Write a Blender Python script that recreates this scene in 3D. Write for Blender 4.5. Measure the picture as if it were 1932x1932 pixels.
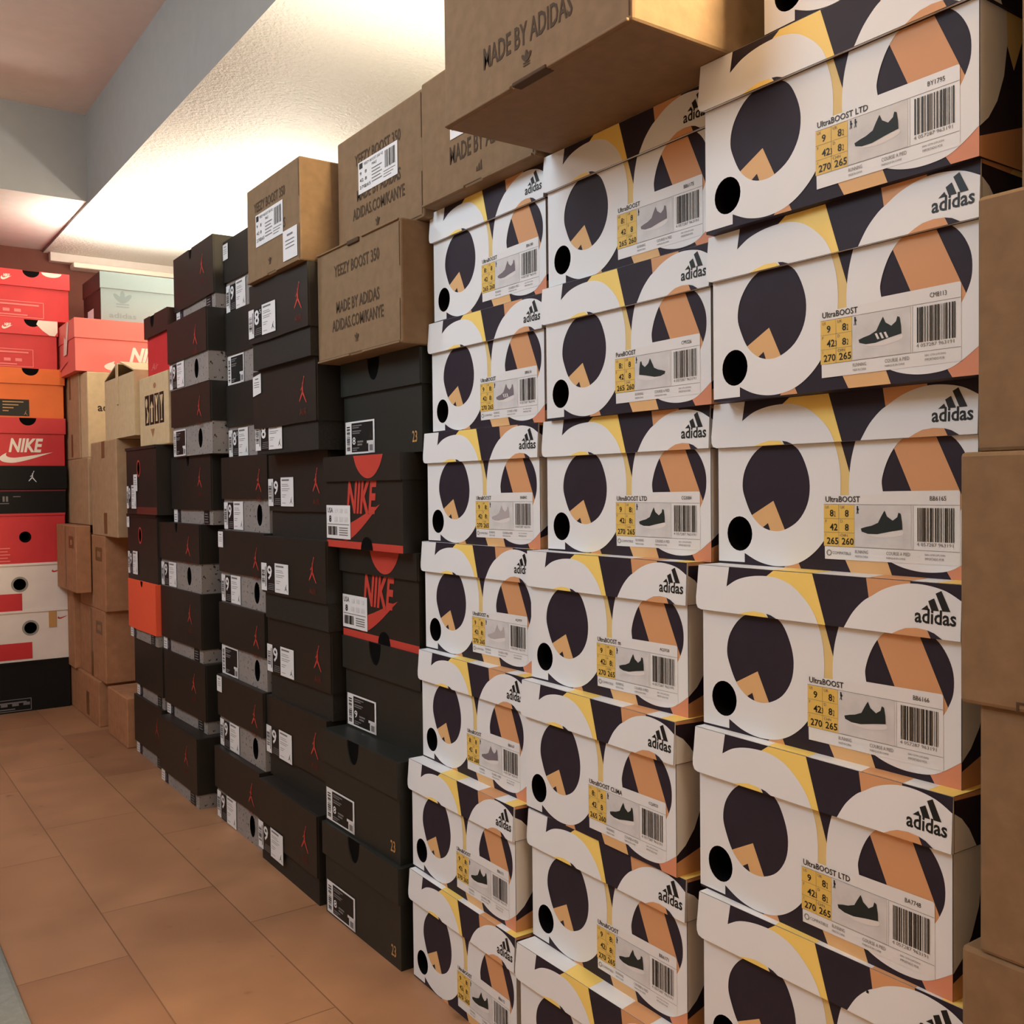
import bpy, math, random
from mathutils import Matrix, Vector
from mathutils.geometry import tessellate_polygon
random.seed(7)
S = bpy.context.scene
for o in list(bpy.data.objects): bpy.data.objects.remove(o, do_unlink=True)
COL = S.collection

# ---------------------------------------------------------------- camera
PITCH, ROLL, PSI, CAMZ = -0.0246, -0.0111, 0.9558, 0.5837
cp, sp, cr, sr = math.cos(PITCH), math.sin(PITCH), math.cos(ROLL), math.sin(ROLL)
def loc2world(v):
    return Vector((v[0]*math.sin(PSI)+v[1]*math.cos(PSI), -v[0]*math.cos(PSI)+v[1]*math.sin(PSI), v[2]))
r0 = (1, 0, 0); d0 = (0, sp, -cp); f0 = (0, cp, sp)
right = tuple(cr*a-sr*b for a, b in zip(r0, d0)); down = tuple(sr*a+cr*b for a, b in zip(r0, d0))
R, D, F = loc2world(right), loc2world(down), loc2world(f0)
cam = bpy.data.cameras.new('camera'); co = bpy.data.objects.new('camera', cam); COL.objects.link(co)
cam.sensor_width = 36; cam.lens = 36*1850/1932; cam.clip_start = 0.02
U = -D; B = -F
co.matrix_world = Matrix(((R.x, U.x, B.x, 0), (R.y, U.y, B.y, 0), (R.z, U.z, B.z, CAMZ), (0, 0, 0, 1)))
S.camera = co
# ---------------------------------------------------------------- world, lights, exposure
w = bpy.data.worlds.new('world'); S.world = w; w.use_nodes = True
w.node_tree.nodes['Background'].inputs[0].default_value = (1.0, 0.97, 0.94, 1)
w.node_tree.nodes['Background'].inputs[1].default_value = 0.04
S.view_settings.view_transform = 'Standard'; S.view_settings.look = 'None'
S.view_settings.exposure = -0.1; S.view_settings.gamma = 1.0; S.view_settings.use_curve_mapping = False
def kelvin(c): return c
def point(name, loc, e, col, r=0.03):
    l = bpy.data.lights.new(name, 'POINT'); l.energy = e; l.color = col; l.shadow_soft_size = r
    o = bpy.data.objects.new(name, l); COL.objects.link(o); o.location = loc; return o
def area(name, loc, tgt, sx, sy, e, col):
    l = bpy.data.lights.new(name, 'AREA'); l.shape = 'RECTANGLE'; l.size = sx; l.size_y = sy; l.energy = e; l.color = col
    o = bpy.data.objects.new(name, l); COL.objects.link(o); o.location = loc
    o.rotation_euler = (Vector(tgt)-Vector(loc)).to_track_quat('-Z', 'Y').to_euler(); return o
def uplight(name, loc, sx, sy, e, col):
    return area(name, loc, (loc[0], loc[1]+.0001, loc[2]+1), sx, sy, e, col)
uplight('far_cove_lamp', (.74, 2.79, 1.186), .3, .05, 5.0, (1, .92, .82))
uplight('behind_stack_lamp', (.93, 2.3, 1.02), .06, .3, 5.0, (1, .93, .82))
uplight('middle_cove_lamp', (.87, 1.3, 1.11), .8, .1, 2.2, (1, .94, .82))
point('near_cove_lamp', (.6, .24, 1.28), 58.0, (1, .76, .44), .04)
area('aisle_fill', (-.28, 1.0, 1.51), (.57, .9, .75), .4, .8, 14.5, (.68, .86, 1))  # unseen area fill above the aisle, added to light the box fronts
area('entrance_lamp', (.1, -1.0, 1.4), (.55, 1.5, .5), .5, .5, 4.5, (1, .85, .66))
area('far_aisle_fill', (-.25, 2.0, 1.5), (.5, 2.3, .5), .4, .7, 11.0, (.86, .93, 1))  # second unseen fill, added to brighten the far stacks, cartons and floor

# ---------------------------------------------------------------- materials
MATS = {}
def lin(c):
    f = lambda v: v/12.92 if v <= .04045 else ((v+.055)/1.055)**2.4
    return tuple(f(x/255) for x in c)+(1,)
def mat(name, rgb, rough=.6, spec=.35, noise=None, bump=0, scale=60):
    m = bpy.data.materials.new(name); m.use_nodes = True; nt = m.node_tree; b = nt.nodes['Principled BSDF']
    c = lin(rgb); b.inputs['Base Color'].default_value = c; b.inputs['Roughness'].default_value = rough
    b.inputs['Specular IOR Level'].default_value = spec
    if noise or bump:
        tc = nt.nodes.new('ShaderNodeTexCoord'); n = nt.nodes.new('ShaderNodeTexNoise')
        n.inputs['Scale'].default_value = scale; n.inputs['Detail'].default_value = 6
        nt.links.new(tc.outputs['Object'], n.inputs['Vector'])
        if noise:
            r = nt.nodes.new('ShaderNodeValToRGB'); r.color_ramp.elements[0].position = .3; r.color_ramp.elements[1].position = .7
            r.color_ramp.elements[0].color = tuple(x*(1-noise) for x in c[:3])+(1,)
            r.color_ramp.elements[1].color = tuple(min(1, x*(1+noise)) for x in c[:3])+(1,)
            nt.links.new(n.outputs['Fac'], r.inputs['Fac']); nt.links.new(r.outputs['Color'], b.inputs['Base Color'])
        if bump:
            bm_ = nt.nodes.new('ShaderNodeBump'); bm_.inputs['Strength'].default_value = bump; bm_.inputs['Distance'].default_value = .004
            nt.links.new(n.outputs['Fac'], bm_.inputs['Height']); nt.links.new(bm_.outputs['Normal'], b.inputs['Normal'])
    MATS[name] = m; return m
mat('white', (229, 233, 237), .5, .4); mat('navy', (46, 39, 50), .55, .2, .08)
mat('yellow', (246, 216, 118), .5); mat('mustard', (224, 200, 134), .55); mat('orange', (212, 158, 112), .55); mat('tan', (222, 180, 126), .55)
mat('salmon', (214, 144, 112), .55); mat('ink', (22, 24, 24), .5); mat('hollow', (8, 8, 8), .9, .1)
mat('label_white', (228, 230, 232), .4); mat('label_yellow', (226, 192, 98), .5); mat('label_grey', (212, 213, 215), .5, .3, .12, 0, 45)
mat('print_grey', (120, 118, 118), .6); mat('shoe_dark', (30, 38, 36), .6); mat('shoe_grey', (120, 112, 120), .6); mat('shoe_light', (178, 172, 176), .6); mat('sole', (222, 220, 220), .6)
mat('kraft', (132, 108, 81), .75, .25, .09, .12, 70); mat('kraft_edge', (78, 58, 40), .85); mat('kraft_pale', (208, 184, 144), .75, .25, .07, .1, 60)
mat('kraft_tan', (176, 144, 110), .78, .2, .1, .12, 45); mat('kraft_brown', (170, 122, 88), .8, .2, .12, .15, 45); mat('kraft_print', (74, 58, 42), .8); mat('tape', (120, 84, 50), .45)
mat('black_card', (31, 29, 25), .48, .5, .12, 0, 30); mat('green_card', (30, 34, 31), .48, .5, .1, 0, 30); mat('brown_card', (34, 29, 25), .5, .5, .12, 0, 30)
mat('speckle_dark', (32, 31, 27), .6, .45, .45, 0, 330)
mat('red_print', (190, 64, 52), .6); mat('dull_red_print', (104, 44, 36), .6); mat('red_card', (206, 52, 56), .5, .4, .05, 0, 20); mat('red_lid', (214, 62, 66), .5)
mat('coral', (238, 118, 108), .5); mat('orange_card', (232, 112, 46), .5, .4, .05, 0, 20); mat('flap_orange', (238, 92, 58), .6); mat('ivory', (240, 228, 212), .55)
mat('grey_white', (232, 222, 212), .5, .4, .04, 0, 20); mat('ice', (140, 158, 158), .5); mat('ice_shade', (122, 140, 140), .5); mat('dark_brown_card', (58, 34, 28), .6)
mat('gold', (196, 150, 92), .5); mat('black_matte', (22, 21, 19), .6, .2); mat('steel', (150, 146, 136), .35, .6); mat('crimson_line', (120, 40, 52), .6); mat('pale_red', (236, 130, 122), .5)
def cement():
    m = mat('cement', (150, 146, 144), .6); nt = m.node_tree; b = nt.nodes['Principled BSDF']
    tc = nt.nodes.new('ShaderNodeTexCoord'); v = nt.nodes.new('ShaderNodeTexNoise'); v.inputs['Scale'].default_value = 170; v.inputs['Detail'].default_value = 3
    n = nt.nodes.new('ShaderNodeTexNoise'); n.inputs['Scale'].default_value = 40; n.inputs['Detail'].default_value = 5
    r = nt.nodes.new('ShaderNodeValToRGB'); e = r.color_ramp.elements
    e[0].position = .34; e[0].color = lin((40, 38, 36)); e[1].position = .385; e[1].color = lin((148, 143, 140))
    r2 = nt.nodes.new('ShaderNodeValToRGB'); r2.color_ramp.elements[0].color = (.75, .75, .75, 1); r2.color_ramp.elements[1].color = (1.1, 1.1, 1.1, 1)
    mx = nt.nodes.new('ShaderNodeMix'); mx.data_type = 'RGBA'; mx.blend_type = 'MULTIPLY'; mx.inputs[0].default_value = 1
    L = nt.links
    L.new(tc.outputs['Object'], v.inputs['Vector']); L.new(tc.outputs['Object'], n.inputs['Vector'])
    L.new(v.outputs['Fac'], r.inputs['Fac']); L.new(n.outputs['Fac'], r2.inputs['Fac'])
    L.new(r.outputs['Color'], mx.inputs[6]); L.new(r2.outputs['Color'], mx.inputs[7]); L.new(mx.outputs[2], b.inputs['Base Color'])
cement()

# ---------------------------------------------------------------- mesh builder
TXT = {}
def text_geo(s, bold=0, shear=0):
    k = (s, bold, shear)
    if k in TXT: return TXT[k]
    c = bpy.data.curves.new('t', 'FONT'); c.body = s; c.resolution_u = 2; c.offset = bold; c.shear = shear; c.fill_mode = 'FRONT'
    o = bpy.data.objects.new('t', c); COL.objects.link(o)
    dg = bpy.context.evaluated_depsgraph_get(); me = bpy.data.meshes.new_from_object(o.evaluated_get(dg))
    V = [(v.co.x, v.co.y) for v in me.vertices]; P = [tuple(p.vertices) for p in me.polygons]
    bpy.data.objects.remove(o); bpy.data.curves.remove(c); bpy.data.meshes.remove(me)
    x0 = min(v[0] for v in V); x1 = max(v[0] for v in V); y0 = min(v[1] for v in V); y1 = max(v[1] for v in V)
    V = [((x-x0)/(x1-x0), (y-y0)/(y1-y0)) for x, y in V]; TXT[k] = (V, P, (x1-x0)/(y1-y0)); return TXT[k]
def smooth(pts, n=5, closed=False):
    out = []; N = len(pts)
    rng = range(N if closed else N-1)
    for i in rng:
        g = lambda j: pts[j % N] if closed else pts[max(0, min(N-1, j))]
        p0, p1, p2, p3 = g(i-1), g(i), g(i+1), g(i+2)
        for k in range(n):
            t = k/n
            out.append(tuple(.5*((2*b)+(-a+c)*t+(2*a-5*b+4*c-d)*t*t+(-a+3*b-3*c+d)*t**3) for a, b, c, d in zip(p0, p1, p2, p3)))
    if not closed: out.append(pts[-1])
    return out
def ell(cx, cy, rx, ry, n=28, a0=0, a1=2*math.pi, full=True):
    m = n if full else n+1
    return [(cx+rx*math.cos(a0+(a1-a0)*i/n), cy+ry*math.sin(a0+(a1-a0)*i/n)) for i in range(m)]
class MB:
    def __init__(s): s.v = []; s.f = []; s.m = []; s.names = []; s.fr = lambda u, v, o: (u, -o, v)
    def mi(s, n):
        if n not in s.names: s.names.append(n)
        return s.names.index(n)
    def quadbox(s, x0, x1, y0, y1, z0, z1, m, skip=''):
        b = len(s.v); k = s.mi(m)
        s.v += [(x, y, z) for z in (z0, z1) for y in (y0, y1) for x in (x0, x1)]
        for n, f in (('b', (0, 2, 3, 1)), ('t', (4, 5, 7, 6)), ('f', (0, 1, 5, 4)), ('k', (2, 6, 7, 3)), ('l', (0, 4, 6, 2)), ('r', (1, 3, 7, 5))):
            if n in skip: continue
            s.f.append(tuple(b+i for i in f)); s.m.append(k)
    def poly(s, pts, m, off=.0003, holes=()):
        k = s.mi(m); b = len(s.v); loops = [list(pts)]+[list(h) for h in holes]; flat = [p for l in loops for p in l]
        s.v += [s.fr(p[0], p[1], off) for p in flat]
        for t in tessellate_polygon([[Vector((p[0], p[1], 0)) for p in l] for l in loops]):
            a, c, d = t; A, Cc, Dd = flat[a], flat[c], flat[d]
            ar = (Cc[0]-A[0])*(Dd[1]-A[1])-(Cc[1]-A[1])*(Dd[0]-A[0])
            if abs(ar) < 1e-14: continue
            s.f.append((b+a, b+c, b+d) if ar > 0 else (b+a, b+d, b+c)); s.m.append(k)
    def rect(s, u0, u1, v0, v1, m, off=.0003): s.poly([(u0, v0), (u1, v0), (u1, v1), (u0, v1)], m, off)
    def text(s, t, u, v, h, m, off=.0008, w=None, bold=.0, shear=0, slope=0):
        V, P, asp = text_geo(t, bold, shear); w = w or h*asp; b = len(s.v); k = s.mi(m)
        s.v += [s.fr(u+x*w, v+y*h+x*slope, off) for x, y in V]
        for p in P: s.f.append(tuple(b+i for i in p)); s.m.append(k)
    def slab(s, pts, y0, y1, m, me=None):
        """extruded outline in the front plane, from y0 (front) to y1"""
        old = s.fr; s.fr = lambda u, v, o: (u, y0, v); s.poly(pts, m); s.fr = old
        k = s.mi(me or m); b = len(s.v); n = len(pts)
        s.v += [(p[0], y0, p[1]) for p in pts]+[(p[0], y1, p[1]) for p in pts]
        for i in range(n):
            j = (i+1) % n; s.f.append((b+i, b+n+i, b+n+j, b+j)); s.m.append(k)
    def tube_in(s, ring, y0, y1, m):
        k = s.mi(m); b = len(s.v); n = len(ring)
        s.v += [(p[0], y0, p[1]) for p in ring]+[(p[0], y1, p[1]) for p in ring]
        for i in range(n):
            j = (i+1) % n; s.f.append((b+i, b+j, b+n+j, b+n+i)); s.m.append(k)
        s.f.append(tuple(b+n+i for i in range(n))); s.m.append(k)
    def build(s, name, parent=None, bevel=0):
        me = bpy.data.meshes.new(name); me.from_pydata(s.v, [], s.f); me.update()
        for n in s.names: me.materials.append(MATS[n])
        for p, k in zip(me.polygons, s.m): p.material_index = k
        o = bpy.data.objects.new(name, me); COL.objects.link(o)
        if parent: o.parent = parent
        if bevel:
            b = o.modifiers.new('bevel', 'BEVEL'); b.width = bevel; b.segments = 2; b.limit_method = 'ANGLE'
        return o
def thing(name, label, cat, group=None):
    o = bpy.data.objects.new(name, None); COL.objects.link(o); o.empty_display_size = .05
    o['label'] = label; o['category'] = cat
    if group: o['group'] = group
    return o
def front_left(m, W, D):   # decal frames on other faces of a box of width W and depth D
    m.fr = lambda u, v, o: (u, -o, v)
def on_right(m, x): m.fr = lambda u, v, o: (x+o, u, v)
def on_left(m, x, D): m.fr = lambda u, v, o: (x-o, D-u, v)
def on_top(m, z): m.fr = lambda u, v, o: (u, v, z+o)
def put(o, X, Yfar, z, W, dyaw=0):
    """front faces -X (aisle); front's far edge at (X, Yfar); dyaw in degrees"""
    a = math.radians(-90-dyaw); ux, uy = math.cos(a), math.sin(a)
    o.location = (X+ux*W/2, Yfar+uy*W/2, z); o.rotation_euler = (0, 0, a)
def put_y(o, Xleft, Y, z, W, dyaw=0):
    a = math.radians(dyaw); o.location = (Xleft+W/2*math.cos(a), Y+W/2*math.sin(a), z); o.rotation_euler = (0, 0, a)
def shell_lid(m, W, D, z0, z1, ov, mt, inner='hollow', front=True):
    """open-bottomed lid: outer walls, top, thin rim"""
    x0, x1, y0, y1 = -W/2-ov, W/2+ov, -ov, D+ov
    m.quadbox(x0, x1, y0, y1, z0, z1, mt, skip='b')
    t = ov*.9
    k = m.mi(mt); b = len(m.v)
    m.v += [(x0, y0, z0), (x1, y0, z0), (x1, y1, z0), (x0, y1, z0), (x0+t, y0+t, z0), (x1-t, y0+t, z0), (x1-t, y1-t, z0), (x0+t, y1-t, z0)]
    for i in range(4):
        j = (i+1) % 4; m.f.append((b+i, b+4+i, b+4+j, b+j)); m.m.append(k)

# logos -------------------------------------------------------------------
def thick(a, b, w0, w1):
    dx, dy = b[0]-a[0], b[1]-a[1]; L = math.hypot(dx, dy); nx, ny = -dy/L, dx/L
    return [(a[0]+nx*w0, a[1]+ny*w0), (a[0]-nx*w0, a[1]-ny*w0), (b[0]-nx*w1, b[1]-ny*w1), (b[0]+nx*w1, b[1]+ny*w1)]
def jumper(m, cx, cy, h, col, off=.0006):
    q = lambda p: (cx+(p[0]-.5)*h*.8, cy+(p[1]-.5)*h)
    for a, b, w0, w1 in (((.5, .68), (.47, .4), .055, .075), ((.47, .43), (.12, .1), .06, .03), ((.48, .43), (.9, .02), .06, .025),
                         ((.5, .66), (.63, .93), .035, .02), ((.5, .64), (.27, .5), .03, .02)):
        m.poly([(q(p)) for p in thick(a, b, w0, w1)], col, off)
    m.poly([q(p) for p in ell(.5, .74, .05, .045, 10)], col, off); m.poly([q(p) for p in ell(.66, .97, .05, .04, 10)], col, off)
def swoosh(m, u, v, w, h, col, off=.0006):
    lo = smooth([(.13, .66), (.03, .45), (0, .26), (.05, .08), (.17, .0), (.32, .03), (.6, .27), (1, .72)], 4)
    up = smooth([(1, .72), (.62, .5), (.4, .38), (.26, .33), (.16, .38), (.12, .5), (.13, .66)], 4)
    m.poly([(u+x*w, v+y*h) for x, y in lo+up[1:-1]], col, off)
def trefoil(m, cx, cy, h, col, off=.0006):
    for a in (-46, 0, 46):
        r = math.radians(a); pts = []
        for x, y in ell(0, .3, .13, .33, 16):
            pts.append((cx+h*(x*math.cos(r)+y*math.sin(r)), cy+h*(-x*math.sin(r)+y*math.cos(r))))
        m.poly(pts, col, off+(a+50)*1e-6)
    for k in range(2): m.rect(cx-.33*h, cx+.33*h, cy-h*(.12+.14*k), cy-h*(.06+.14*k), col, off)
def bars_logo(m, col='ink', off=.0008, u0=0, v0=0, s=1):
    for b in ([(194.9, 112.4), (199, 115.6), (200.6, 112.4)], [(199.7, 118.2), (203.7, 120.3), (207.2, 112.4), (202, 112.4)], [(204.7, 123.4), (208.6, 125.4), (215, 112.6), (209.7, 112.5)]):
        m.poly([(u0+s*x/1000, v0+s*y/1000) for x, y in b], col, off)
def barcode(m, u0, u1, v0, v1, off, n=26, seed=1, vertical=True, col='ink'):
    r = random.Random(seed); x = 0; L = (u1-u0) if vertical else (v1-v0)
    ws = [r.choice((1, 1, 2, 3)) for _ in range(2*n)]; k = L/sum(ws)
    for i, a in enumerate(ws):
        if i % 2 == 0:
            if vertical: m.rect(u0+x, u0+x+a*k, v0, v1, col, off)
            else: m.rect(u0, u1, v0+x, v0+x+a*k, col, off)
        x += a*k

# ---------------------------------------------------------------- the setting
def structure(m, name, bevel=0):
    o = m.build(name, None, bevel); o['kind'] = 'structure'; return o
mat('plaster', (214, 204, 196), .8, .2, .03, .15, 40); mat('wall_shade_brown', (112, 70, 60), .8, .2, .05, .1, 30); mat('plaster_rose', (226, 210, 202), .8, .2, .03, .1, 30); mat('plaster_cream', (232, 226, 214), .5, .4, .03, .9, 150); mat('plaster_grey', (150, 150, 147), .8, .2, .03, .1, 30)
def floor_mat():
    m = mat('floor_tile', (176, 122, 84), .42, .4); nt = m.node_tree; b = nt.nodes['Principled BSDF']; L = nt.links
    tc = nt.nodes.new('ShaderNodeTexCoord'); mp = nt.nodes.new('ShaderNodeMapping'); mp.inputs['Rotation'].default_value = (0, 0, math.pi/2)
    mp.inputs['Location'].default_value = (.02, .008, 0)
    br = nt.nodes.new('ShaderNodeTexBrick'); br.inputs['Scale'].default_value = 1; br.inputs['Brick Width'].default_value = .42; br.inputs['Row Height'].default_value = .157
    br.inputs['Mortar Size'].default_value = .0012; br.inputs['Mortar Smooth'].default_value = .6; br.offset = .36; br.offset_frequency = 2
    br.inputs['Color1'].default_value = lin((170, 127, 93)); br.inputs['Color2'].default_value = lin((151, 109, 79)); br.inputs['Mortar'].default_value = lin((124, 88, 64))
    n = nt.nodes.new('ShaderNodeTexNoise'); n.inputs['Scale'].default_value = 9; n.inputs['Detail'].default_value = 7
    r = nt.nodes.new('ShaderNodeValToRGB'); r.color_ramp.elements[0].position = .3; r.color_ramp.elements[1].position = .75
    r.color_ramp.elements[0].color = (.82, .8, .78, 1); r.color_ramp.elements[1].color = (1.12, 1.1, 1.08, 1)
    n2 = nt.nodes.new('ShaderNodeTexNoise'); n2.inputs['Scale'].default_value = 26; r2 = nt.nodes.new('ShaderNodeValToRGB')
    r2.color_ramp.elements[0].position = .2; r2.color_ramp.elements[0].color = (.6, .55, .5, 1); r2.color_ramp.elements[1].position = .3; r2.color_ramp.elements[1].color = (1, 1, 1, 1)
    mx = nt.nodes.new('ShaderNodeMix'); mx.data_type = 'RGBA'; mx.blend_type = 'MULTIPLY'; mx.inputs[0].default_value = 1
    my = nt.nodes.new('ShaderNodeMix'); my.data_type = 'RGBA'; my.blend_type = 'MULTIPLY'; my.inputs[0].default_value = 1
    L.new(tc.outputs['Object'], mp.inputs['Vector']); L.new(mp.outputs['Vector'], br.inputs['Vector'])
    L.new(tc.outputs['Object'], n.inputs['Vector']); L.new(n.outputs['Fac'], r.inputs['Fac']); L.new(tc.outputs['Object'], n2.inputs['Vector']); L.new(n2.outputs['Fac'], r2.inputs['Fac'])
    L.new(br.outputs['Color'], mx.inputs[6]); L.new(r.outputs['Color'], mx.inputs[7]); L.new(mx.outputs[2], my.inputs[6]); L.new(r2.outputs['Color'], my.inputs[7]); L.new(my.outputs[2], b.inputs['Base Color'])
    rr = nt.nodes.new('ShaderNodeMapRange'); rr.inputs['To Min'].default_value = .35; rr.inputs['To Max'].default_value = .6
    L.new(n.outputs['Fac'], rr.inputs['Value']); L.new(rr.outputs['Result'], b.inputs['Roughness'])
floor_mat()
XR, XL, YF, YB, ZS, ZC = 1.0, -1.1, 3.25, -1.6, 1.31, 1.534
m = MB(); m.quadbox(XL, XR, YB, YF, -.05, 0, 'floor_tile'); structure(m, 'floor')
m = MB(); m.quadbox(XR, XR+.06, YB, YF, 0, ZC+.06, 'plaster_cream'); structure(m, 'wall_right')
m = MB(); m.quadbox(XL-.06, XL, YB, YF, 0, ZC+.06, 'plaster'); structure(m, 'wall_left')
m = MB(); m.quadbox(XL-.06, XR+.06, YF, YF+.06, 0, ZC+.06, 'wall_shade_brown'); structure(m, 'wall_far')  # brown holds the shade on the far wall, put into its colour
m = MB(); m.quadbox(XL-.06, XR+.06, YB-.06, YB, 0, ZC+.06, 'plaster'); structure(m, 'wall_back')
m = MB(); m.quadbox(XL, .57, YB, 2.65, ZC, ZC+.06, 'plaster_rose'); structure(m, 'ceiling')
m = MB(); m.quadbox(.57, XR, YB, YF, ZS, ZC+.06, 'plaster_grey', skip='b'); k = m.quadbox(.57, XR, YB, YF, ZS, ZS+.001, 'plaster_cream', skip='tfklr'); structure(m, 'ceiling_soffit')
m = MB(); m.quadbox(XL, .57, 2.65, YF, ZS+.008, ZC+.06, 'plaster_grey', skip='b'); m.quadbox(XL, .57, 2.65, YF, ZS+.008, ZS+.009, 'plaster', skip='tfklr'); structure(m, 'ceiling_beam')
m = MB(); m.quadbox(.585, XR, YF-.03, YF, 1.283, 1.3095, 'plaster'); structure(m, 'trim_1', .002)
m = MB(); m.quadbox(.645, XR, YF-.055, YF, 1.266, 1.282, 'ivory'); structure(m, 'trim_2', .003)

# ---------------------------------------------------------------- patterned running shoe boxes
mm = lambda pts: [(x/1000-.11, y/1000) for x, y in pts]
AW, AH, AD = .22, .13, .33
ELL = [(25.5, 62.8), (27.8, 75.4), (35.5, 86.9), (45.4, 94), (58.3, 97.4), (69.3, 96.4), (80, 90.1), (87.4, 76.6), (90.3, 62.9), (88, 48.8), (79.7, 36.6), (67.4, 29.5), (56.3, 28), (45, 31.1), (35.1, 39.6), (28.5, 52.1)]
OIN = [(150.9, 62.3), (151.3, 68.9), (154.5, 78.3), (159.6, 87.3), (166.5, 94.2), (177.8, 99.4), (189.6, 99.6), (200.9, 95.2), (208.7, 87.5), (214.1, 76.3), (215.2, 64.8), (213, 54.9), (206, 43), (194, 35), (178, 33), (163, 40), (154, 51)]
HOLE = ell(22.2, 25, 12.9, 13.9, 24)
def clipv(pts, top): return [(x, min(y, top)) for x, y in pts]
def patterned_body():
    m = MB(); W2 = AW/2
    m.quadbox(-W2, W2, 0, AD, 0, AH-.004, 'navy', skip='f')
    m.poly(mm([(0, 0), (220, 0), (220, 126), (0, 126)]), 'navy', 0, [mm(HOLE)])
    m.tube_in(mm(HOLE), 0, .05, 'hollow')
    P = lambda pts, c, o: m.poly(mm(pts), c, o)
    P([(109, 97), (116.5, 97), (124.9, 71), (124.3, 48), (112, 48)], 'mustard', .0002)
    P([(155, 99.6), (189, 99.6), (217, 38), (184, 34)], 'orange', .0002)
    P([(112, 26), (150, 22), (158.5, 0), (125.5, 0)], 'tan', .0002)
    P([(192, 16), (202, 0), (220, 0), (220, 22)], 'salmon', .0002)
    P([(66, 0), (76, 12), (82, 0)], 'orange', .0002)
    P([(30, 37.5), (56.1, 51.4), (69, 25), (40, 25)], 'tan', .0002)
    P([(43, 29), (50.8, 34), (53.5, 27)], 'navy', .0003)
    b = [(0, 2)]+[(27.3, 2.2), (27.3, 9.6)]+smooth([(27.3, 9.6), (39.9, 4), (53, 1.2), (65.7, 1.2), (78, 3.8), (90, 10), (101, 20), (110, 34), (115.5, 48), (117.2, 60), (116.8, 74), (114.8, 85), (111.5, 95)])[1:]+[(110.9, 97), (0, 97)]
    m.poly(mm(b), 'white', .0004, [mm(clipv(smooth(ELL, 4, True), 96.9)), mm(HOLE)])
    o = smooth([(130.5, 97), (126.4, 82.5), (124.6, 70.2), (124.3, 57.5), (126, 42), (133, 27), (143, 17.5), (154.4, 11), (165.6, 6.5), (177.8, 4.2), (189.5, 4.1), (199.8, 5.7), (208.7, 10), (220, 18)])+[(220, 97)]
    m.poly(mm(o), 'white', .0004, [mm(clipv(smooth(OIN, 4, True), 96.9))])
    on_right(m, W2)
    m.poly([(0, .018), (.01, .025), (.02, .037), (.028, .054), (.032, .075), (.031, .097), (0, .097)], 'white', .0003)
    m.poly([(.031, .075), (.04, .06), (.05, .08), (.05, .097), (.03, .097)], 'mustard', .0002)
    m.poly([(0, 0), (.09, 0), (.06, .03), (0, .012)], 'orange', .0002)
    return m.build('body')
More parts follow.
